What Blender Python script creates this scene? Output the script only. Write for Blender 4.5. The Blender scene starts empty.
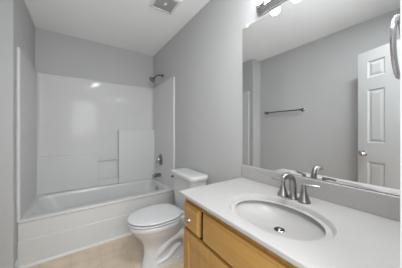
import bpy, bmesh, math, random
from mathutils import Vector, Matrix
random.seed(4)
C = bpy.context.scene.collection
PI = math.pi

# ------------------------------------------------------------------ camera
CAMZ = 1.21
cam_d = bpy.data.cameras.new('camera')
cam_d.sensor_width = 36.0
cam_d.lens = 177.71 / 402 * 36.0
cam_d.shift_y = -3.0 / 402
cam_d.clip_start = 0.02
cam = bpy.data.objects.new('camera', cam_d)
cam.location = (0, 0, CAMZ)
cam.rotation_euler = (PI / 2, 0, -0.6067)
C.objects.link(cam)
S = bpy.context.scene
S.camera = cam

# ------------------------------------------------------------------ world, added fill lights, exposure
w = bpy.data.worlds.new('world')
S.world = w
w.use_nodes = True
w.node_tree.nodes['Background'].inputs[0].default_value = (0.95, 0.98, 1.0, 1)
w.node_tree.nodes['Background'].inputs[1].default_value = 1.5

hl = bpy.data.lights.new('hall_fill', 'AREA')  # unseen area light added behind the camera to fill through the doorway
hl.shape = 'DISK'
hl.size = 1.3
hl.energy = 30
hl.color = (0.95, 0.98, 1.0)
hlo = bpy.data.objects.new('hall_fill', hl)
hlo.location = (0.02, -0.75, 1.72)
hlo.rotation_euler = Vector((0.2, 1.0, -0.02)).to_track_quat('-Z', 'Y').to_euler()
C.objects.link(hlo)
fl = bpy.data.lights.new('ceiling_fill', 'AREA')  # second added fill, unseen under the ceiling, no fixture
fl.shape = 'DISK'
fl.size = 0.22
fl.energy = 16.0
fl.color = (0.94, 0.98, 1.0)
flo = bpy.data.objects.new('ceiling_fill', fl)
flo.location = (0.42, 0.24, 2.49)
C.objects.link(flo)
BULB = 26.0

vs = S.view_settings
vs.view_transform = 'Standard'
vs.look = 'None'
vs.gamma = 1.0
vs.use_curve_mapping = False
vs.exposure = 0.31
S.cycles.diffuse_bounces = 8
S.cycles.glossy_bounces = 6
S.cycles.max_bounces = 12

# ------------------------------------------------------------------ materials
def mat(name, col, rough=0.5, metal=0.0, noise=0.0, nscale=8.0, bump=0.0, bscale=60.0, spec=0.5, coat=0.0):
    m = bpy.data.materials.new(name)
    m.use_nodes = True
    nt = m.node_tree
    b = nt.nodes['Principled BSDF']
    b.inputs['Base Color'].default_value = (*col, 1)
    b.inputs['Roughness'].default_value = rough
    b.inputs['Metallic'].default_value = metal
    b.inputs['Specular IOR Level'].default_value = spec
    b.inputs['Coat Weight'].default_value = coat
    b.inputs['Coat Roughness'].default_value = 0.08
    tc = nt.nodes.new('ShaderNodeTexCoord')
    if noise:
        n = nt.nodes.new('ShaderNodeTexNoise')
        n.inputs['Scale'].default_value = nscale
        n.inputs['Detail'].default_value = 3
        nt.links.new(tc.outputs['Object'], n.inputs['Vector'])
        r = nt.nodes.new('ShaderNodeValToRGB')
        r.color_ramp.elements[0].position = 0.3
        r.color_ramp.elements[1].position = 0.7
        r.color_ramp.elements[0].color = (*[c * (1 - noise) for c in col], 1)
        r.color_ramp.elements[1].color = (*[min(1, c * (1 + noise)) for c in col], 1)
        nt.links.new(n.outputs['Fac'], r.inputs['Fac'])
        nt.links.new(r.outputs['Color'], b.inputs['Base Color'])
    if bump:
        n2 = nt.nodes.new('ShaderNodeTexNoise')
        n2.inputs['Scale'].default_value = bscale
        n2.inputs['Detail'].default_value = 2
        nt.links.new(tc.outputs['Object'], n2.inputs['Vector'])
        bp = nt.nodes.new('ShaderNodeBump')
        bp.inputs['Strength'].default_value = bump
        bp.inputs['Distance'].default_value = 0.002
        nt.links.new(n2.outputs['Fac'], bp.inputs['Height'])
        nt.links.new(bp.outputs['Normal'], b.inputs['Normal'])
    return m

M_wall = mat('grey_wall_paint', (0.49, 0.49, 0.49), 0.7, noise=0.015, nscale=3, bump=0.15, bscale=180, spec=0.25)
M_ceil = mat('white_ceiling_paint', (0.95, 0.95, 0.95), 0.9, noise=0.01, nscale=3, bump=0.3, bscale=120, spec=0.1)
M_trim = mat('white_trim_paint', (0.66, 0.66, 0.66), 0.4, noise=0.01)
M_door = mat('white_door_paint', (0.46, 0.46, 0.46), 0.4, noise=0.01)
M_tub = mat('white_gelcoat', (0.625, 0.625, 0.623), 0.25, noise=0.012, nscale=4, coat=0.2)
M_porc = mat('white_porcelain', (0.60, 0.60, 0.605), 0.12, noise=0.008, coat=0.3)
M_seat = mat('white_seat_plastic', (0.60, 0.60, 0.605), 0.25, noise=0.008)
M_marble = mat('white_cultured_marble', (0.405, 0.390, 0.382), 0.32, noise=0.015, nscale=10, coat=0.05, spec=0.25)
M_chrome = mat('polished_chrome', (0.62, 0.62, 0.63), 0.12, 1.0, noise=0.03)
M_nickel = mat('brushed_nickel', (0.36, 0.35, 0.34), 0.28, 1.0, noise=0.05, nscale=40)
M_dchrome = mat('dark_chrome', (0.26, 0.255, 0.25), 0.22, 1.0, noise=0.05)
M_dark = mat('gap_shade', (0.04, 0.035, 0.03), 0.6, noise=0.1)  # near-black colour painted in for shade inside the cabinet gaps
M_mirror = mat('mirror_silver', (0.90, 0.91, 0.91), 0.0, 1.0)
M_mback = mat('mirror_backing', (0.25, 0.25, 0.24), 0.6, noise=0.1)
M_grille = mat('grey_vent_mesh', (0.46, 0.46, 0.46), 0.6, noise=0.05)
M_plastic = mat('white_vent_plastic', (0.72, 0.72, 0.72), 0.5, noise=0.01)
M_satin = mat('satin_nickel', (0.58, 0.56, 0.53), 0.32, 1.0, noise=0.03)
M_clear = mat('clear_clip', (0.75, 0.75, 0.75), 0.15, noise=0.02)

def wood(name, vertical):
    m = bpy.data.materials.new(name)
    m.use_nodes = True
    nt = m.node_tree
    b = nt.nodes['Principled BSDF']
    tc = nt.nodes.new('ShaderNodeTexCoord')
    mp = nt.nodes.new('ShaderNodeMapping')
    mp.inputs['Scale'].default_value = (30, 30, 1.6) if vertical else (30, 1.6, 30)
    nt.links.new(tc.outputs['Object'], mp.inputs['Vector'])
    n = nt.nodes.new('ShaderNodeTexNoise')
    n.inputs['Scale'].default_value = 1.6
    n.inputs['Detail'].default_value = 6
    n.inputs['Distortion'].default_value = 0.7
    nt.links.new(mp.outputs['Vector'], n.inputs['Vector'])
    r = nt.nodes.new('ShaderNodeValToRGB')
    r.color_ramp.elements[0].position = 0.25
    r.color_ramp.elements[1].position = 0.78
    r.color_ramp.elements[0].color = (0.375, 0.197, 0.052, 1)
    r.color_ramp.elements[1].color = (0.48, 0.268, 0.072, 1)
    nt.links.new(n.outputs['Fac'], r.inputs['Fac'])
    nt.links.new(r.outputs['Color'], b.inputs['Base Color'])
    b.inputs['Roughness'].default_value = 0.38
    b.inputs['Coat Weight'].default_value = 0.15
    return m
M_woodv = wood('honey_maple_vertical', True)
M_woodh = wood('honey_maple_horizontal', False)

def surround_mat():
    m = mat('embossed_white_gelcoat', (0.625, 0.625, 0.623), 0.5, spec=0.02, coat=0.24)
    m.node_tree.nodes['Principled BSDF'].inputs['Coat Roughness'].default_value = 0.02
    nt = m.node_tree
    b = nt.nodes['Principled BSDF']
    tc = [n for n in nt.nodes if n.type == 'TEX_COORD'][0]
    sx = nt.nodes.new('ShaderNodeSeparateXYZ')
    nt.links.new(tc.outputs['Object'], sx.inputs[0])
    ad = nt.nodes.new('ShaderNodeMath'); ad.operation = 'ADD'
    nt.links.new(sx.outputs[0], ad.inputs[0]); nt.links.new(sx.outputs[1], ad.inputs[1])
    cb = nt.nodes.new('ShaderNodeCombineXYZ')
    nt.links.new(ad.outputs[0], cb.inputs[0]); nt.links.new(sx.outputs[2], cb.inputs[1])
    br = nt.nodes.new('ShaderNodeTexBrick')
    br.offset = 0.0
    br.inputs['Scale'].default_value = 1.0
    br.inputs['Brick Width'].default_value = 0.108
    br.inputs['Row Height'].default_value = 0.108
    br.inputs['Mortar Size'].default_value = 0.003
    br.inputs['Mortar Smooth'].default_value = 1.0
    br.inputs['Color1'].default_value = (1, 1, 1, 1)
    br.inputs['Color2'].default_value = (1, 1, 1, 1)
    br.inputs['Mortar'].default_value = (0, 0, 0, 1)
    nt.links.new(cb.outputs[0], br.inputs['Vector'])
    n = nt.nodes.new('ShaderNodeTexNoise')
    n.inputs['Scale'].default_value = 42
    n.inputs['Detail'].default_value = 1
    nt.links.new(tc.outputs['Object'], n.inputs['Vector'])
    b1 = nt.nodes.new('ShaderNodeBump')
    b1.inputs['Strength'].default_value = 0.12
    b1.inputs['Distance'].default_value = 0.001
    nt.links.new(br.outputs['Color'], b1.inputs['Height'])
    b2 = nt.nodes.new('ShaderNodeBump')
    b2.inputs['Strength'].default_value = 0.27
    b2.inputs['Distance'].default_value = 0.001
    nt.links.new(n.outputs['Fac'], b2.inputs['Height'])
    nt.links.new(b1.outputs['Normal'], b2.inputs['Normal'])
    nt.links.new(b2.outputs['Normal'], b.inputs['Normal'])
    nt.links.new(b2.outputs['Normal'], b.inputs['Coat Normal'])
    return m
M_surr = surround_mat()

def floor_mat():
    m = mat('beige_sheet_vinyl', (0.56, 0.45, 0.34), 0.4)
    nt = m.node_tree
    b = nt.nodes['Principled BSDF']
    tc = [n for n in nt.nodes if n.type == 'TEX_COORD'][0]
    def brick(size, mortar, rot, c1, c2, cm):
        mp = nt.nodes.new('ShaderNodeMapping')
        mp.inputs['Rotation'].default_value = (0, 0, rot)
        mp.inputs['Location'].default_value = (0.05, 0.09, 0)
        nt.links.new(tc.outputs['Object'], mp.inputs['Vector'])
        br = nt.nodes.new('ShaderNodeTexBrick')
        br.offset = 0.0
        br.inputs['Scale'].default_value = 1
        br.inputs['Brick Width'].default_value = size
        br.inputs['Row Height'].default_value = size
        br.inputs['Mortar Size'].default_value = mortar
        br.inputs['Mortar Smooth'].default_value = 0.6
        br.inputs['Color1'].default_value = c1
        br.inputs['Color2'].default_value = c2
        br.inputs['Mortar'].default_value = cm
        nt.links.new(mp.outputs['Vector'], br.inputs['Vector'])
        return br
    a = brick(0.23, 0.008, 0, (0.68, 0.57, 0.445, 1), (0.65, 0.54, 0.415, 1), (0.615, 0.51, 0.395, 1))
    c = brick(0.1626, 0.005, PI / 4, (1, 1, 1, 1), (0.98, 0.97, 0.96, 1), (0.93, 0.92, 0.90, 1))
    n = nt.nodes.new('ShaderNodeTexNoise')
    n.inputs['Scale'].default_value = 9
    n.inputs['Detail'].default_value = 5
    nt.links.new(tc.outputs['Object'], n.inputs['Vector'])
    r = nt.nodes.new('ShaderNodeValToRGB')
    r.color_ramp.elements[0].position = 0.3
    r.color_ramp.elements[1].position = 0.7
    r.color_ramp.elements[0].color = (0.9, 0.88, 0.86, 1)
    r.color_ramp.elements[1].color = (1.06, 1.05, 1.05, 1)
    nt.links.new(n.outputs['Fac'], r.inputs['Fac'])
    def mul(x, y):
        mx = nt.nodes.new('ShaderNodeMix')
        mx.data_type = 'RGBA'; mx.blend_type = 'MULTIPLY'
        mx.inputs['Factor'].default_value = 1
        nt.links.new(x, mx.inputs['A']); nt.links.new(y, mx.inputs['B'])
        return mx.outputs['Result']
    nt.links.new(mul(mul(a.outputs['Color'], c.outputs['Color']), r.outputs['Color']), b.inputs['Base Color'])
    return m
M_floor = floor_mat()

M_bulb = bpy.data.materials.new('lit_frosted_bulb')
M_bulb.use_nodes = True
_b = M_bulb.node_tree.nodes['Principled BSDF']
_b.inputs['Base Color'].default_value = (0.9, 0.9, 0.9, 1)
_b.inputs['Emission Color'].default_value = (0.97, 0.99, 1.0, 1)
_b.inputs['Emission Strength'].default_value = BULB

# ------------------------------------------------------------------ helpers
def obj(name, bm, m, parent=None, sharp=38, mat4=None):
    bmesh.ops.recalc_face_normals(bm, faces=bm.faces[:])
    lim = math.radians(sharp)
    for f in bm.faces:
        f.smooth = True
    for e in bm.edges:
        if len(e.link_faces) == 2 and e.calc_face_angle(0) > lim:
            e.smooth = False
    me = bpy.data.meshes.new(name)
    bm.to_mesh(me)
    bm.free()
    me.materials.append(m)
    o = bpy.data.objects.new(name, me)
    C.objects.link(o)
    wn = o.modifiers.new('weighted_normal', 'WEIGHTED_NORMAL')
    wn.keep_sharp = True
    wn.weight = 80
    if parent:
        o.parent = parent
    if mat4 is not None:
        o.matrix_world = mat4
    return o

def tag(o, label=None, cat=None, group=None, kind=None):
    if label: o['label'] = label
    if cat: o['category'] = cat
    if group: o['group'] = group
    if kind: o['kind'] = kind
    return o

def thing(name, label, cat, loc=(0, 0, 0), rotz=0.0, group=None):
    o = bpy.data.objects.new(name, None)
    o.location = loc
    o.rotation_euler = (0, 0, rotz)
    o.empty_display_size = 0.05
    C.objects.link(o)
    return tag(o, label, cat, group)

def box(bm, x0, x1, y0, y1, z0, z1, bev=0.0, seg=2):
    r = bmesh.ops.create_cube(bm, size=1.0)
    vs_ = r['verts']
    for v in vs_:
        v.co = Vector(((x0 + x1) / 2 + v.co.x * (x1 - x0), (y0 + y1) / 2 + v.co.y * (y1 - y0), (z0 + z1) / 2 + v.co.z * (z1 - z0)))
    if bev > 0:
        es = list({e for v in vs_ for e in v.link_edges})
        bmesh.ops.bevel(bm, geom=es, offset=bev, segments=seg, profile=0.5, affect='EDGES', clamp_overlap=True)
    return bm

def B(*a, **k):
    return box(bmesh.new(), *a, **k)

def loft(bm, rings, cap0=True, cap1=True, closed=True):
    vr = [[bm.verts.new(p) for p in r] for r in rings]
    n = len(vr[0])
    for a, b in zip(vr, vr[1:]):
        for i in range(n if closed else n - 1):
            j = (i + 1) % n
            bm.faces.new((a[i], a[j], b[j], b[i]))
    if cap0: bm.faces.new(vr[0][::-1])
    if cap1: bm.faces.new(vr[-1])
    return bm

def lathe(bm, prof, origin=(0, 0, 0), axis=(0, 0, 1), n=24):
    q = Vector((0, 0, 1)).rotation_difference(Vector(axis).normalized())
    o = Vector(origin)
    rings = []
    for r, h in prof:
        r = max(r, 1e-4)
        rings.append([o + q @ Vector((r * math.cos(2 * PI * i / n), r * math.sin(2 * PI * i / n), h)) for i in range(n)])
    return loft(bm, rings)

def smooth_path(pts, sub=6):
    P = [Vector(p) for p in pts]
    out = []
    for i in range(len(P) - 1):
        p0 = P[max(i - 1, 0)]; p1 = P[i]; p2 = P[i + 1]; p3 = P[min(i + 2, len(P) - 1)]
        for k in range(sub):
            t = k / sub
            out.append(0.5 * ((2 * p1) + (-p0 + p2) * t + (2 * p0 - 5 * p1 + 4 * p2 - p3) * t * t + (-p0 + 3 * p1 - 3 * p2 + p3) * t ** 3))
    out.append(P[-1])
    return out

def tube(bm, pts, rad, n=14, closed=False, flat=1.0):
    P = [Vector(p) for p in pts]
    R = rad if isinstance(rad, (list, tuple)) else [rad] * len(P)
    if len(R) != len(P):
        R = [R[0] + (R[-1] - R[0]) * i / (len(P) - 1) for i in range(len(P))] if len(R) == 2 else \
            [R[min(int(i / (len(P) - 1) * (len(R) - 1)), len(R) - 2)] * (1 - ((i / (len(P) - 1) * (len(R) - 1)) - min(int(i / (len(P) - 1) * (len(R) - 1)), len(R) - 2)))
             + R[min(int(i / (len(P) - 1) * (len(R) - 1)), len(R) - 2) + 1] * ((i / (len(P) - 1) * (len(R) - 1)) - min(int(i / (len(P) - 1) * (len(R) - 1)), len(R) - 2)) for i in range(len(P))]
    rings = []
    up = None
    N = len(P)
    for i in range(N):
        a = P[(i - 1) % N] if closed else P[max(i - 1, 0)]
        c = P[(i + 1) % N] if closed else P[min(i + 1, N - 1)]
        t = (c - a).normalized()
        if up is None:
            up = Vector((0, 0, 1)) if abs(t.z) < 0.9 else Vector((1, 0, 0))
        s = t.cross(up)
        if s.length < 1e-5: s = t.cross(Vector((0, 1, 0)))
        s.normalize()
        up = s.cross(t).normalized()
        rings.append([P[i] + (s * math.cos(2 * PI * k / n) + up * math.sin(2 * PI * k / n) * flat) * R[i] for k in range(n)])
    if closed:
        rings.append(rings[0])
        bm = loft(bm, rings, False, False)
        bmesh.ops.remove_doubles(bm, verts=bm.verts[:], dist=1e-6)
        return bm
    return loft(bm, rings)

def rrect(x0, x1, y0, y1, r, z, nc=8, ns=10):
    """rounded rectangle ring, counter-clockwise, constant point count"""
    pts = []
    cs = [(x1 - r, y1 - r, 0), (x0 + r, y1 - r, PI / 2), (x0 + r, y0 + r, PI), (x1 - r, y0 + r, 1.5 * PI)]
    for k, (cx, cy, a0) in enumerate(cs):
        for i in range(nc + 1):
            a = a0 + i / nc * PI / 2
            pts.append(Vector((cx + r * math.cos(a), cy + r * math.sin(a), z)))
        nx, ny, na = cs[(k + 1) % 4]
        p = pts[-1]
        q = Vector((nx + r * math.cos(na), ny + r * math.sin(na), z))
        for i in range(1, ns):
            pts.append(p.lerp(q, i / ns))
    return pts

# ------------------------------------------------------------------ the room shell
XR, XL, XJ = 1.083, -0.437, -0.648      # right wall, tub alcove left wall, room left wall
YB, YS, YF = 3.01, 2.09, 0.055          # back wall, jog in the left wall, doorway wall
ZC = 2.511
T = 0.10
tag(obj('floor', B(XJ - T, XR + T, YF - T, YB + T, -0.06, 0.0), M_floor), 'beige patterned sheet vinyl bathroom floor', 'floor', kind='structure')
tag(obj('ceiling', B(XJ - T, XR + T, YF - T, YB + T, ZC, ZC + 0.06), M_ceil), 'white painted ceiling', 'ceiling', kind='structure')
tag(obj('wall_back', B(XL - T, XR + T, YB, YB + T, 0, ZC), M_wall), 'grey wall behind the bathtub', 'wall', kind='structure')
tag(obj('wall_right', B(XR, XR + T, YF - T, YB, 0, ZC), M_wall), 'grey wall behind toilet and vanity', 'wall', kind='structure')
bm = bmesh.new()
loft(bm, [[Vector((x, y, z)) for x, y in ((XJ - T, YF - T), (XJ, YF - T), (XJ, YS), (XL, YS), (XL, YB), (XL - T, YB), (XL - T, YS + T), (XJ - T, YS + T))] for z in (0, ZC)])
tag(obj('wall_left', bm, M_wall), 'grey left wall stepping in at the bathtub', 'wall', kind='structure')
DX0, DX1, DZ = -0.135, 0.45, 2.05
bm = bmesh.new()
loft(bm, [[Vector((x, y, z)) for x, z in ((XJ, 0), (DX0, 0), (DX0, DZ), (DX1, DZ), (DX1, 0), (XR, 0), (XR, ZC), (XJ, ZC))] for y in (YF - T, YF)])
tag(obj('wall_front', bm, M_wall), 'grey wall around the doorway', 'wall', kind='structure')

def base(name, x0, x1, y0, y1, label):
    tag(obj(name, B(x0, x1, y0, y1, 0, 0.095, bev=0.004), M_trim), label, 'baseboard', kind='structure')
bm = bmesh.new()
for a in ((XJ, XJ + 0.013, YF + 0.02, YS), (XJ, XL + 0.013, YS - 0.013, YS), (XL, XL + 0.013, YS - 0.013, 2.182)):
    box(bm, *a, 0, 0.095, bev=0.003)
tag(obj('baseboard_left', bm, M_trim), 'white baseboard along left wall', 'baseboard', kind='structure')
base('baseboard_right', XR - 0.013, XR, 0.98, 2.18, 'white baseboard behind the toilet')
# white shoe moulding where the tub meets the floor
bm = bmesh.new()
prof = [(0, 0)] + [(-0.018 * math.cos(a * PI / 10), 0.022 * math.sin(a * PI / 10)) for a in range(6)]
loft(bm, [[Vector((x, 2.189 + p[0], p[1])) for p in prof] for x in (XL + 0.015, XR - 0.014)])
tag(obj('trim_1', bm, M_trim), 'white shoe moulding at the foot of the tub', 'trim', kind='structure')

# ------------------------------------------------------------------ six-panel door, standing open
hinge = Vector((-0.132, 0.062, 0.0))
ang = math.atan2(0.932, -0.363)
DW, DH, DT = 0.58, 2.03, 0.035
door = tag(bpy.data.objects.new('door_1', None), 'white six panel door standing open', 'door', kind='structure')
C.objects.link(door)
door.location = hinge
door.rotation_euler = (0, 0, ang)
bm = bmesh.new()
st, mu = 0.09, 0.11
pw = (DW - 2 * st - mu) / 2
rows = [(0.24, 0.90), (1.09, 1.63), (1.755, 1.92)]
h = DT / 2
box(bm, 0, st, -h, h, 0.012, DH, 0.002, 1)
box(bm, DW - st, DW, -h, h, 0.012, DH, 0.002, 1)
zz = [0.012] + [v for r in rows for v in r] + [DH]
for a, b in zip(zz[0::2], zz[1::2]):
    box(bm, st, DW - st, -h, h, a, b)
for z0, z1 in rows:
    box(bm, st + pw, st + pw + mu, -h, h, z0, z1)
    for x0 in (st, st + pw + mu):
        x1 = x0 + pw
        for s in (-1, 1):
            # moulded slope from the frame down, then a raised field
            rings = []
            for ins, dep in ((0, h), (0.012, h - 0.010), (0.018, h - 0.010), (0.040, h - 0.003)):
                rings.append([Vector((x0 + ins, s * dep, z0 + ins)), Vector((x1 - ins, s * dep, z0 + ins)), Vector((x1 - ins, s * dep, z1 - ins)), Vector((x0 + ins, s * dep, z1 - ins))])
            loft(bm, rings, cap0=False)
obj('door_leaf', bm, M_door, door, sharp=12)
for s in (-1, 1):
    bm = bmesh.new()
    lathe(bm, [(0.030, 0), (0.031, 0.004), (0.026, 0.009), (0.012, 0.012), (0.010, 0.028), (0.018, 0.034), (0.026, 0.044), (0.028, 0.052), (0.024, 0.060), (0.012, 0.065), (0.001, 0.066)],
          (DW - 0.06, s * h, 0.975), (0, s, 0))
    obj('door_knob', bm, M_chrome, door)
for z in (0.25, 1.02, 1.82):
    bm = bmesh.new()
    lathe(bm, [(0.006, -0.045), (0.006, 0.045)], (-0.004, h, z), (0, 0, 1), 10)
    obj('hinge', bm, M_nickel, door)

# ------------------------------------------------------------------ bathtub
tub = thing('bathtub', 'white bathtub with stepped apron set across the back alcove', 'bathtub', ((XL + XR) / 2, 2.6, 0))
def rel(o):
    o.matrix_parent_inverse = Matrix.Translation(-Vector(o.parent.location)) if o.parent else Matrix()
    return o
def child(name, bm, m, par, root_loc, sharp=38):
    """mesh given in world coordinates, parented to an Empty or to a part of it"""
    bmesh.ops.translate(bm, verts=bm.verts[:], vec=-Vector(root_loc))
    return obj(name, bm, m, par, sharp)
TL = ((XL + XR) / 2, 2.6, 0)
X0, X1, Y0, Y1 = XL + 0.002, XR - 0.002, 2.19, YB - 0.002
RZ = 0.42
bm = bmesh.new()
rings = [rrect(X0, X1, Y0 + 0.0, Y1, 0.006, 0.001),
         rrect(X0, X1, Y0 + 0.0, Y1, 0.006, 0.222),
         rrect(X0, X1, Y0 + 0.004, Y1, 0.006, 0.232),
         rrect(X0, X1, Y0 + 0.014, Y1, 0.006, 0.236),
         rrect(X0, X1, Y0 + 0.016, Y1, 0.006, 0.385),
         rrect(X0, X1, Y0 + 0.006, Y1, 0.008, 0.396),
         rrect(X0, X1, Y0 + 0.005, Y1, 0.01, RZ - 0.012),
         rrect(X0, X1, Y0 + 0.009, Y1, 0.012, RZ - 0.004),
         rrect(X0 + .002, X1 - .002, Y0 + 0.020, Y1 - .002, 0.016, RZ),
         rrect(X0 + 0.055, X1 - 0.06, Y0 + 0.085, Y1 - 0.125, 0.10, RZ - 0.002),
         rrect(X0 + 0.063, X1 - 0.068, Y0 + 0.097, Y1 - 0.133, 0.11, RZ - 0.010),
         rrect(X0 + 0.075, X1 - 0.075, Y0 + 0.108, Y1 - 0.141, 0.12, RZ - 0.035),
         rrect(X0 + 0.17, X1 - 0.095, Y0 + 0.13, Y1 - 0.165, 0.12, 0.20),
         rrect(X0 + 0.25, X1 - 0.115, Y0 + 0.15, Y1 - 0.185, 0.11, 0.115),
         rrect(X0 + 0.29, X1 - 0.15, Y0 + 0.19, Y1 - 0.22, 0.09, 0.088),
         rrect(X0 + 0.45, X1 - 0.30, Y0 + 0.30, Y1 - 0.27, 0.05, 0.082)]
loft(bm, rings)
child('basin', bm, M_tub, tub, TL, 40)
bm = bmesh.new()
lathe(bm, [(0.036, 0), (0.036, 0.004), (0.031, 0.010), (0.014, 0.013), (0.001, 0.013)], (X1 - 0.081, 2.62, 0.335), (-1, 0, 0.12))
ov = child('overflow_plate', bm, M_chrome, tub, TL)
bm = bmesh.new()
box(bm, X1 - 0.108, X1 - 0.092, 2.616, 2.624, 0.325, 0.352, 0.002)
child('trip_lever', bm, M_chrome, ov, TL)
bm = bmesh.new()
lathe(bm, [(0.035, 0), (0.035, 0.003), (0.02, 0.004), (0.001, 0.002)], (X1 - 0.34, 2.6, 0.0815))
child('drain', bm, M_chrome, tub, TL)

# ------------------------------------------------------------------ tub surround
SL = ((XL + XR) / 2, 2.95, RZ)
sur = thing('tub_surround', 'glossy white moulded wall surround on three sides above the bathtub', 'tub surround', SL)
SZ0, SZ1 = RZ + 0.0005, 1.943
XI0, XI1, YI = XL + 0.024, XR - 0.025, YB - 0.025
YFL = 2.175
def u_ring(z, grow=0.0):
    r = 0.045
    pts = []
    g = grow
    pts += [(XL + 0.001, YB - 0.001), (XL + 0.001, YFL + g), ]
    a0 = [(XL + 0.001 + 0.006, YFL - 0.004 + g), (XI0 - 0.006, YFL - 0.004 + g), (XI0 - g, YFL + 0.003 + g)]
    pts += a0
    for i in range(9):
        a = PI - i / 8 * PI / 2
        pts.append((XI0 - g + r + r * math.cos(a), YI + g - r + r * math.sin(a)))
    for i in range(9):
        a = PI / 2 - i / 8 * PI / 2
        pts.append((XI1 + g - r + r * math.cos(a), YI + g - r + r * math.sin(a)))
    pts += [(XI1 + g, YFL + 0.003 + g), (XI1 + 0.006, YFL - 0.004 + g), (XR - 0.007, YFL - 0.004 + g), (XR - 0.001, YFL + g), (XR - 0.001, YB - 0.001)]
    return [Vector((x, y, z)) for x, y in pts]
bm = bmesh.new()
loft(bm, [u_ring(SZ0), u_ring(SZ1 - 0.008), u_ring(SZ1, 0.006)])
child('wall_panel', bm, M_surr, sur, SL, 30)
bm = B(XI0 - 0.001, 0.245, YI - 0.035, YI + 0.001, SZ0, 0.885, 0.005, 2)
child('soap_ledge', bm, M_surr, sur, SL)
bm = B(0.507, XI1 + 0.001, YI - 0.095, YI + 0.001, SZ0, 1.222, 0.004, 2)
child('corner_ledge', bm, M_surr, sur, SL)
bm = B(0.244, 0.508, YI - 0.055, YI + 0.001, SZ0, 0.505, 0.005, 2)
child('niche_sill', bm, M_surr, sur, SL)
bm = bmesh.new()
tube(bm, [(0.24, YI - 0.032, 0.785), (0.512, YI - 0.032, 0.785)], 0.010)
child('washcloth_bar', bm, M_tub, sur, SL)

# ------------------------------------------------------------------ shower fittings on the right end wall
yv = 2.63
SH = (XR, 2.59, 2.06)
t = thing('shower_fixture', 'small dark chrome shower head on bent arm above the surround', 'shower head', SH)
bm = bmesh.new()
lathe(bm, [(0.028, 0), (0.027, 0.004), (0.02, 0.009), (0.010, 0.012)], (XR - 0.0005, 2.59, 2.06), (-1, 0, 0))
child('escutcheon', bm, M_dchrome, t, SH)
bm = bmesh.new()
tube(bm, smooth_path([(XR - 0.002, 2.59, 2.06), (XR - 0.06, 2.59, 2.062), (XR - 0.10, 2.59, 2.045), (XR - 0.135, 2.585, 2.01)]), 0.0115)
child('shower_arm', bm, M_dchrome, t, SH)
bm = bmesh.new()
lathe(bm, [(0.012, -0.01), (0.015, 0.005), (0.013, 0.018), (0.024, 0.028), (0.043, 0.056), (0.046, 0.070), (0.042, 0.075), (0.036, 0.073), (0.001, 0.072)],
      (XR - 0.131, 2.586, 2.014), (-0.72, -0.05, -0.68))
child('spray_head', bm, M_dchrome, t, SH)

SV = (XI1, yv, 0.766)
t = thing('shower_valve', 'round chrome shower valve trim with small lever on surround', 'shower valve', SV)
bm = bmesh.new()
lathe(bm, [(0.088, 0), (0.087, 0.005), (0.078, 0.011), (0.05, 0.016), (0.03, 0.018), (0.001, 0.018)], (XI1 - 0.0005, yv, 0.766), (-1, 0, 0), 32)
child('escutcheon', bm, M_dchrome, t, SV)
bm = bmesh.new()
lathe(bm, [(0.031, 0.015), (0.030, 0.04), (0.022, 0.052), (0.012, 0.056), (0.001, 0.057)], (XI1, yv, 0.77), (-1, 0, 0))
child('hub', bm, M_chrome, t, SV)
bm = bmesh.new()
tube(bm, [(XI1 - 0.042, yv, 0.765), (XI1 - 0.05, yv + 0.02, 0.735), (XI1 - 0.055, yv + 0.035, 0.70)], [0.011, 0.007])
child('lever', bm, M_chrome, t, SV)

SP = (XI1, yv, 0.53)
t = thing('tub_spout', 'chrome tub spout below the round shower valve', 'tub spout', SP)
bm = bmesh.new()
tube(bm, smooth_path([(XI1 - 0.0005, yv, 0.53), (XI1 - 0.05, yv, 0.53), (XI1 - 0.10, yv, 0.526), (XI1 - 0.125, yv, 0.512)]), [0.030, 0.028, 0.026, 0.020], n=18)
child('spout_body', bm, M_dchrome, t, SP)
bm = bmesh.new()
lathe(bm, [(0.005, 0), (0.005, 0.018), (0.009, 0.021), (0.009, 0.027), (0.001, 0.029)], (XI1 - 0.095, yv, 0.548))
child('diverter_knob', bm, M_chrome, t, SP)

# ------------------------------------------------------------------ toilet  (u = distance from the right wall, v = sideways)
TY = 1.60
TLOC = (XR - 0.40, TY, 0)
toilet = thing('toilet', 'white two-piece toilet with closed lid between tub and vanity', 'toilet', TLOC)
def P(u, v, z): return Vector((XR - u, TY + v, z))
def egg(ub, uf, hw, z, n=48, e=2.15, wide=0.45):
    uc = ub + (uf - ub) * wide
    out = []
    for i in range(n):
        a = 2 * PI * i / n
        c, s = math.cos(a), math.sin(a)
        k = e if c < 0 else 2.0
        uu = math.copysign(abs(c) ** (2 / k), c)
        vv = math.copysign(abs(s) ** (2 / k), s)
        out.append(P(uc + uu * ((uf - uc) if c > 0 else (uc - ub)), hw * vv, z))
    return out
bm = bmesh.new()
loft(bm, [egg(0.115, 0.620, 0.112, 0.0, e=3, wide=0.5), egg(0.115, 0.620, 0.112, 0.012, e=3, wide=0.5), egg(0.122, 0.615, 0.106, 0.020, e=3, wide=0.5),
          egg(0.14, 0.602, 0.094, 0.07, e=3, wide=0.5), egg(0.16, 0.596, 0.086, 0.13, e=2.6, wide=0.5), egg(0.18, 0.603, 0.092, 0.19, e=2.4, wide=0.52),
          egg(0.20, 0.628, 0.118, 0.24, wide=0.5), egg(0.22, 0.662, 0.148, 0.285, wide=0.48), egg(0.23, 0.700, 0.168, 0.328), egg(0.235, 0.718, 0.178, 0.358),
          egg(0.236, 0.730, 0.186, 0.368), egg(0.236, 0.732, 0.188, 0.393), egg(0.24, 0.727, 0.183, 0.401), egg(0.27, 0.69, 0.14, 0.401)])
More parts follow.
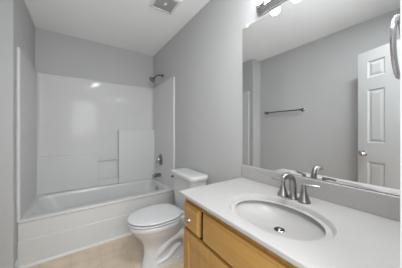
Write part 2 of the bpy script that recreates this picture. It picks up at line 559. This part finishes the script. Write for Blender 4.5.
# rear deck that carries the tank
loft(bm, [rrect(XR - 0.30, XR - 0.035, TY - 0.075, TY + 0.075, 0.04, 0.24, 6, 4), rrect(XR - 0.32, XR - 0.03, TY - 0.10, TY + 0.10, 0.05, 0.31, 6, 4),
          rrect(XR - 0.33, XR - 0.03, TY - 0.12, TY + 0.12, 0.05, 0.355, 6, 4), rrect(XR - 0.33, XR - 0.03, TY - 0.122, TY + 0.122, 0.05, 0.391, 6, 4),
          rrect(XR - 0.325, XR - 0.035, TY - 0.115, TY + 0.115, 0.045, 0.399, 6, 4)])
child('bowl', bm, M_porc, toilet, TLOC, 50)
bm = bmesh.new()
for s in (-1, 1):
    tube(bm, smooth_path([P(0.52, s * 0.055, 0.075), P(0.46, s * 0.068, 0.135), P(0.37, s * 0.078, 0.215), P(0.28, s * 0.078, 0.235), P(0.215, s * 0.075, 0.18), P(0.19, s * 0.07, 0.10), P(0.185, s * 0.07, 0.015)]),
         [0.022, 0.036, 0.045, 0.047, 0.047, 0.045, 0.045], n=16)
    tube(bm, smooth_path([P(0.50, s * 0.075, 0.03), P(0.40, s * 0.085, 0.06), P(0.32, s * 0.085, 0.12), P(0.27, s * 0.08, 0.13)]), [0.018, 0.026, 0.026, 0.016], n=12)
child('trapway', bm, M_porc, toilet, TLOC)
for s in (-1, 1):
    bm = bmesh.new()
    lathe(bm, [(0.013, 0), (0.013, 0.008), (0.008, 0.016), (0.001, 0.018)], P(0.30, s * 0.105, 0.013), n=14)
    child('bolt_cap', bm, M_seat, toilet, TLOC)
def slab(name, ub, uf, hw, z0, z1, r, m, par, hole=False, e=3.2):
    bm = bmesh.new()
    loft(bm, [egg(ub + r, uf - r, hw - r, z0, e=e), egg(ub, uf, hw, z0 + r, e=e), egg(ub, uf, hw, z1 - r, e=e), egg(ub + r * .5, uf - r * .5, hw - r * .5, z1 - r * .3, e=e), egg(ub + r * 1.6, uf - r * 1.6, hw - r * 1.6, z1, e=e),
              egg(ub + 0.08, uf - 0.09, hw - 0.08, z1 + (0.003 if not hole else 0), e=e)])
    return child(name, bm, m, par, TLOC, 50)
slab('seat', 0.272, 0.737, 0.187, 0.406, 0.4215, 0.006, M_seat, toilet, True)
slab('seat_lid', 0.268, 0.736, 0.189, 0.429, 0.447, 0.007, M_seat, toilet)
for s in (-1, 1):
    bm = B(XR - 0.285, XR - 0.245, TY + s * 0.075 - 0.022, TY + s * 0.075 + 0.022, 0.400, 0.436, 0.008, 3)
    child('seat_hinge', bm, M_seat, toilet, TLOC)
bm = bmesh.new()
def tk(ub, uf, hw, z, r): return rrect(XR - uf, XR - ub, TY - hw, TY + hw, r, z, 8, 6)
loft(bm, [tk(0.06, 0.19, 0.18, 0.392, 0.03), tk(0.045, 0.205, 0.195, 0.42, 0.045), tk(0.036, 0.212, 0.208, 0.53, 0.05), tk(0.03, 0.222, 0.220, 0.742, 0.05)])
tank = child('tank', bm, M_porc, toilet, TLOC, 50)
bm = bmesh.new()
loft(bm, [tk(0.03, 0.227, 0.225, 0.7425, 0.05), tk(0.022, 0.240, 0.238, 0.747, 0.06), tk(0.022, 0.240, 0.238, 0.770, 0.06), tk(0.026, 0.235, 0.233, 0.778, 0.056), tk(0.036, 0.224, 0.22, 0.782, 0.05), tk(0.07, 0.18, 0.17, 0.785, 0.04)])
child('tank_lid', bm, M_porc, toilet, TLOC, 50)
bm = bmesh.new()
lathe(bm, [(0.016, 0), (0.015, 0.006), (0.009, 0.009), (0.008, 0.022), (0.001, 0.023)], P(0.2185, 0.18, 0.712), (-1, 0, 0), 16)
tube(bm, [P(0.235, 0.18, 0.712), P(0.238, 0.19, 0.711), P(0.238, 0.197, 0.706)], [0.006, 0.007], n=10)
child('flush_lever', bm, M_dchrome, tank, TLOC)
# ------------------------------------------------------------------ vanity cabinet
VY0, VY1 = 0.06, 0.957
FX = 0.548                      # face frame plane
VLOC = (0.8, 0.5, 0)
van = thing('vanity_cabinet', 'honey maple vanity cabinet under the white sink top', 'cabinet', VLOC)
CT = 0.822                      # carcass top
bm = bmesh.new()
box(bm, FX, XR - 0.003, VY1 - 0.016, VY1, 0.001, CT, 0.001, 1)
box(bm, FX, XR - 0.003, VY0, VY0 + 0.016, 0.001, CT, 0.001, 1)
box(bm, FX + 0.02, XR - 0.003, VY0 + 0.016, VY1 - 0.016, 0.10, 0.115)
child('side_panels', bm, M_woodv, van, VLOC)
bm = bmesh.new()
sw = 0.038
ydr = 0.765; yfr = 0.752
for a, b in ((VY1 - sw, VY1), (VY0, VY0 + sw)):
    box(bm, FX - 0.001, FX + 0.019, a, b, 0.10, CT - 0.001, 0.001, 1)
for a, b in ((0.10, 0.14), (0.776, CT - 0.001)):
    box(bm, FX - 0.0005, FX + 0.0185, VY0 + 0.002, VY1 - 0.002, a, b)
child('face_frame', bm, M_woodv, van, VLOC)
bm = B(FX + 0.06, FX + 0.075, VY0 + 0.016, VY1 - 0.016, 0.001, 0.10)
child('toe_kick', bm, M_woodh, van, VLOC)
bm = B(FX + 0.021, FX + 0.024, VY0 + 0.03, VY1 - 0.03, 0.12, 0.80)  # thin dark sheet standing in for shade behind drawer and door gaps
child('gap_shade_sheet', bm, M_dark, van, VLOC)
FT = 0.023
def knob(y, z, par, x=FX - FT - 0.0015):
    bm = bmesh.new()
    lathe(bm, [(0.011, 0), (0.008, 0.004), (0.007, 0.011), (0.012, 0.015), (0.0175, 0.020), (0.018, 0.025), (0.014, 0.029), (0.001, 0.031)], (x, y, z), (-1, 0, 0), 18)
    k = child('knob', bm, M_satin, par, VLOC)
    k['label'] = 'brushed nickel round knob'
def slab_front(name, y0, y1, z0, z1):
    bm = bmesh.new()
    rings = []
    for ins, x in ((0.0, FX - 0.0015), (0.0, FX - 0.014), (0.004, FX - 0.0175), (0.009, FX - 0.0195), (0.010, FX - FT), (0.012, FX - FT - 0.001)):
        rings.append([Vector((x, y0 + ins, z0 + ins)), Vector((x, y1 - ins, z0 + ins)), Vector((x, y1 - ins, z1 - ins)), Vector((x, y0 + ins, z1 - ins))])
    loft(bm, rings)
    return child(name, bm, M_woodh, van, VLOC, 20)
FZ0, FZ1 = 0.638, 0.783
d = slab_front('drawer', 0.783, 0.940, FZ0, FZ1); knob(0.872, 0.701, d)
slab_front('false_front', 0.271, 0.750, FZ0, FZ1)
d = slab_front('drawer', 0.078, 0.249, FZ0, FZ1); knob(0.16, 0.712, d)
def pdoor(y0, y1, z0, z1, ky):
    fr = 0.055
    bm = bmesh.new()
    xa, xb = FX - FT, FX - 0.0015
    for a in ((y0, y0 + fr, z0, z1), (y1 - fr, y1, z0, z1), (y0 + fr, y1 - fr, z0, z0 + fr), (y0 + fr, y1 - fr, z1 - fr, z1)):
        box(bm, xa, xb, *a, 0.0015, 1)
    rings = []
    for ins, x in ((fr - 0.001, xa + 0.004), (fr + 0.006, xa + 0.008), (fr + 0.010, xa + 0.008), (fr + 0.035, xa + 0.003)):
        rings.append([Vector((x, y0 + ins, z0 + ins)), Vector((x, y1 - ins, z0 + ins)), Vector((x, y1 - ins, z1 - ins)), Vector((x, y0 + ins, z1 - ins))])
    loft(bm, rings, cap0=False)
    dd = child('cabinet_door', bm, M_woodv, van, VLOC, 12)
    knob(ky, z1 - 0.09, dd, xa)
pdoor(0.512, 0.940, 0.120, 0.625, 0.535)
pdoor(0.078, 0.506, 0.120, 0.625, 0.483)

# ------------------------------------------------------------------ vanity top with moulded bowl
TLC = (0.8, 0.5, 0.823)
top = thing('countertop', 'white cultured marble vanity top with moulded oval sink', 'countertop', TLC)
TX0, TX1, TY0, TY1 = 0.507, XR - 0.001, 0.058, 0.972
TZ0, TZ1 = 0.8235, 0.845
SCX, SCY, SA, SB = 0.735, 0.474, 0.174, 0.228
NN = 96
def ang_ring(f, z):
    return [Vector((*f(2 * PI * i / NN), z)) for i in range(NN)]
def rect_at(ins):
    def f(a):
        c, s = math.cos(a), math.sin(a)
        k = []
        if c > 1e-9: k.append((TX1 - ins - SCX) / c)
        if c < -1e-9: k.append((TX0 + ins - SCX) / c)
        if s > 1e-9: k.append((TY1 - ins - SCY) / s)
        if s < -1e-9: k.append((TY0 + ins - SCY) / s)
        k = min(k)
        return (SCX + c * k, SCY + s * k)
    return f
CA = [math.atan2(yy - SCY, xx - SCX) % (2 * PI) for xx in (TX0, TX1) for yy in (TY0, TY1)]
ANG = [2 * PI * i / NN for i in range(NN)]
for ca in CA:
    k = min(range(NN), key=lambda i: abs(ANG[i] - ca))
    ANG[k] = ca
def ring(f, z): return [Vector((*f(a), z)) for a in ANG]
def ell(sx, sy, dx=0.0):
    def f(a):
        c, s = math.cos(a), math.sin(a)
        k = 1 / math.sqrt((c / sx) ** 2 + (s / sy) ** 2)
        return (SCX + dx + c * k, SCY + s * k)
    return f
bm = bmesh.new()
R_ = [ring(ell(SA - 0.03, SB - 0.03), TZ0), ring(rect_at(0.004), TZ0), ring(rect_at(0.0), TZ0 + 0.004), ring(rect_at(0.0), TZ1 - 0.006), ring(rect_at(0.002), TZ1 - 0.002), ring(rect_at(0.006), TZ1),
      ring(ell(SA + 0.030, SB + 0.036), TZ1), ring(ell(SA + 0.026, SB + 0.031), TZ1), ring(ell(SA + 0.018, SB + 0.021), TZ1 - 0.0002), ring(ell(SA + 0.008, SB + 0.009), TZ1 - 0.0010), ring(ell(SA + 0.003, SB + 0.003), TZ1 - 0.003),
      ring(ell(SA - 0.002, SB - 0.002), TZ1 - 0.010)]
for f_, dz in ((0.955, 0.021), (0.89, 0.038), (0.79, 0.056), (0.67, 0.071), (0.53, 0.084), (0.38, 0.093), (0.2, 0.097), (0.10, 0.098)):
    R_.append(ring(ell(SA * f_, SB * f_, 0.045 * (1 - f_)), TZ1 - dz))
loft(bm, R_, cap0=False, cap1=True)
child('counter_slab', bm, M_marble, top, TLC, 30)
bm = B(XR - 0.021, XR - 0.001, TY0, TY1, TZ1 - 0.001, 0.943, 0.004, 3)
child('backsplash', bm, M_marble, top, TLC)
dcx = SCX + 0.045 * 0.9
bm = bmesh.new()
lathe(bm, [(0.023, -0.002), (0.024, 0.002), (0.020, 0.004), (0.018, 0.001), (0.001, 0.001)], (dcx, SCY, TZ1 - 0.0975), n=24)
dr = child('drain_ring', bm, M_dchrome, top, TLC)
bm = bmesh.new()
lathe(bm, [(0.013, 0.002), (0.0135, 0.006), (0.010, 0.009), (0.001, 0.010)], (dcx, SCY, TZ1 - 0.0975), n=20)
child('stopper', bm, M_dchrome, dr, TLC)

# ------------------------------------------------------------------ faucet
FLOC = (0.955, 0.505, TZ1)
fau = thing('faucet', 'brushed nickel two-handle faucet at the back of the sink', 'faucet', FLOC)
fz = TZ1 + 0.0003
bm = bmesh.new()
lathe(bm, [(0.024, 0), (0.024, 0.006), (0.020, 0.010), (0.017, 0.03), (0.015, 0.05)], (0.955, 0.505, fz), n=24)
tube(bm, smooth_path([(0.955, 0.505, fz + 0.03), (0.954, 0.505, fz + 0.075), (0.943, 0.505, fz + 0.110), (0.918, 0.505, fz + 0.130), (0.888, 0.505, fz + 0.132), (0.852, 0.505, fz + 0.121)]),
     [0.0185, 0.0175, 0.0165, 0.016, 0.015, 0.0125], n=20)
child('spout', bm, M_nickel, fau, FLOC, 60)
for s, tip in ((1, (0.937, 0.620)), (-1, (0.974, 0.384))):
    hy = 0.505 + s * 0.057
    bm = bmesh.new()
    lathe(bm, [(0.030, 0), (0.030, 0.005), (0.027, 0.013), (0.0255, 0.0145), (0.026, 0.017), (0.0185, 0.034), (0.0125, 0.055), (0.0105, 0.072), (0.0115, 0.082), (0.009, 0.089), (0.001, 0.091)], (0.955, hy, fz), n=24)
    hb = child('handle', bm, M_nickel, fau, FLOC)
    bm = bmesh.new()
    tx, ty = tip
    tube(bm, smooth_path([(0.955, hy - s * 0.006, fz + 0.083), (0.955 + (tx - 0.955) * 0.4, hy + (ty - hy) * 0.4, fz + 0.088), (tx, ty, fz + 0.090)]), [0.008, 0.0065, 0.005], n=12)
    child('lever', bm, M_nickel, hb, FLOC)

# ------------------------------------------------------------------ mirror
MY0, MY1, MZ0, MZ1 = 0.062, 0.973, 0.946, 2.020
ML = (XR, 0.52, MZ0)
mir = thing('mirror', 'large frameless wall mirror above the vanity backsplash', 'mirror', ML)
bm = B(XR - 0.0065, XR - 0.0015, MY0, MY1, MZ0, MZ1, 0.0015, 1)
child('mirror_glass', bm, M_mirror, mir, ML, 15)
bm = B(XR - 0.0014, XR - 0.0004, MY0 + 0.001, MY1 - 0.001, MZ0 + 0.001, MZ1 - 0.001)
child('backing', bm, M_mback, mir, ML)
for y in (0.925, 0.11):
    bm = B(XR - 0.011, XR - 0.0005, y - 0.010, y + 0.010, MZ1 - 0.010, MZ1 + 0.014, 0.003, 2)
    child('clip', bm, M_clear, mir, ML)

# ------------------------------------------------------------------ vanity light bar
BY0, BY1, BZ0, BZ1 = 0.205, 0.830, 2.036, 2.142
LL = (XR, 0.513, 2.089)
lt = thing('vanity_light', 'chrome light bar with four round lit bulbs above the mirror', 'light fixture', LL)
bm = bmesh.new()
def bar(x, ins):
    return [Vector((x, p.x, p.y)) for p in rrect(BY0 + ins, BY1 - ins, BZ0 + ins, BZ1 - ins, 0.030 - ins * 0.4, 0, 6, 6)]
loft(bm, [bar(XR - 0.0005, 0.0), bar(XR - 0.016, 0.0), bar(XR - 0.020, 0.005), bar(XR - 0.030, 0.008), bar(XR - 0.034, 0.016), bar(XR - 0.044, 0.019), bar(XR - 0.050, 0.027), bar(XR - 0.051, 0.035)])
child('back_plate', bm, M_chrome, lt, LL, 30)
BULBS = [0.752, 0.594, 0.436, 0.278]
for y in BULBS:
    bm = bmesh.new()
    lathe(bm, [(0.026, 0.048), (0.026, 0.058), (0.021, 0.063), (0.019, 0.072), (0.001, 0.072)], (XR, y, 2.089), (-1, 0, 0), 20)
    child('socket', bm, M_chrome, lt, LL)
    bm = bmesh.new()
    pr = [(0.014, 0.060), (0.016, 0.066)]
    for i in range(3, 17):
        a = PI * i / 16
        pr.append((0.036 * math.sin(a), 0.103 - 0.036 * math.cos(a)))
    lathe(bm, pr, (XR, y, 2.089), (-1, 0, 0), 24)
    child('bulb', bm, M_bulb, lt, LL, 60)

# ------------------------------------------------------------------ ceiling vent
CL = (0.73, 1.695, ZC)
ve = thing('ceiling_vent', 'square white exhaust fan grille on the ceiling', 'vent', CL)
vx, vy, hv = 0.73, 1.695, 0.125
bm = bmesh.new()
zb = ZC - 0.0005
rings = []
for ins, z in ((0, zb), (0.0, zb - 0.006), (0.006, zb - 0.012), (0.026, zb - 0.016), (0.030, zb - 0.012), (0.030, zb - 0.002)):
    rings.append([Vector((vx + a * (hv - ins), vy + b * (hv - ins), z)) for a, b in ((-1, -1), (1, -1), (1, 1), (-1, 1))])
loft(bm, rings)
child('vent_frame', bm, M_plastic, ve, CL, 20)
bm = bmesh.new()
q = hv - 0.031
for i in range(15):
    o_ = -q + 2 * q * (i + 0.5) / 15
    box(bm, vx + o_ - 0.003, vx + o_ + 0.003, vy - q, vy + q, zb - 0.010, zb - 0.004)
    box(bm, vx - q, vx + q, vy + o_ - 0.002, vy + o_ + 0.002, zb - 0.009, zb - 0.003)
child('vent_grid', bm, M_grille, ve, CL)
bm = bmesh.new()
lathe(bm, [(0.016, 0.0), (0.016, 0.012), (0.011, 0.016), (0.001, 0.017)], (vx, vy, zb - 0.003), (0, 0, -1), 16)
child('centre_knob', bm, M_plastic, ve, CL)

# ------------------------------------------------------------------ towel bar on the left wall (seen in the mirror)
BL = (XJ, 1.635, 1.53)
tb = thing('towel_bar', 'straight metal towel bar on left wall seen in the mirror', 'towel bar', BL)
for y in (1.325, 1.945):
    bm = bmesh.new()
    lathe(bm, [(0.027, 0), (0.027, 0.005), (0.020, 0.011), (0.011, 0.018), (0.010, 0.048), (0.014, 0.056), (0.015, 0.068), (0.010, 0.076), (0.001, 0.077)], (XJ + 0.0005, y, 1.53), (1, 0, 0), 20)
    child('post', bm, M_dchrome, tb, BL)
bm = bmesh.new()
tube(bm, [(XJ + 0.062, 1.325, 1.53), (XJ + 0.062, 1.945, 1.53)], 0.0105)
child('bar', bm, M_dchrome, tb, BL)

# ------------------------------------------------------------------ towel ring on the doorway wall at right
RL = (0.79, YF, 1.53)
tr = thing('towel_ring', 'round chrome towel ring at right picture edge beside mirror', 'towel ring', RL)
bm = bmesh.new()
lathe(bm, [(0.026, 0), (0.026, 0.005), (0.018, 0.012), (0.010, 0.018), (0.010, 0.034), (0.013, 0.038), (0.013, 0.052), (0.001, 0.054)], (0.798, YF + 0.0005, 1.549), (0, 1, 0), 20)
child('mount', bm, M_chrome, tr, RL)
bm = bmesh.new()
tube(bm, [(0.798 + 0.088 * math.sin(2 * PI * i / 48), YF + 0.045, 1.461 + 0.088 * math.cos(2 * PI * i / 48)) for i in range(48)], 0.0065, n=12, closed=True)
child('ring', bm, M_chrome, tr, RL)
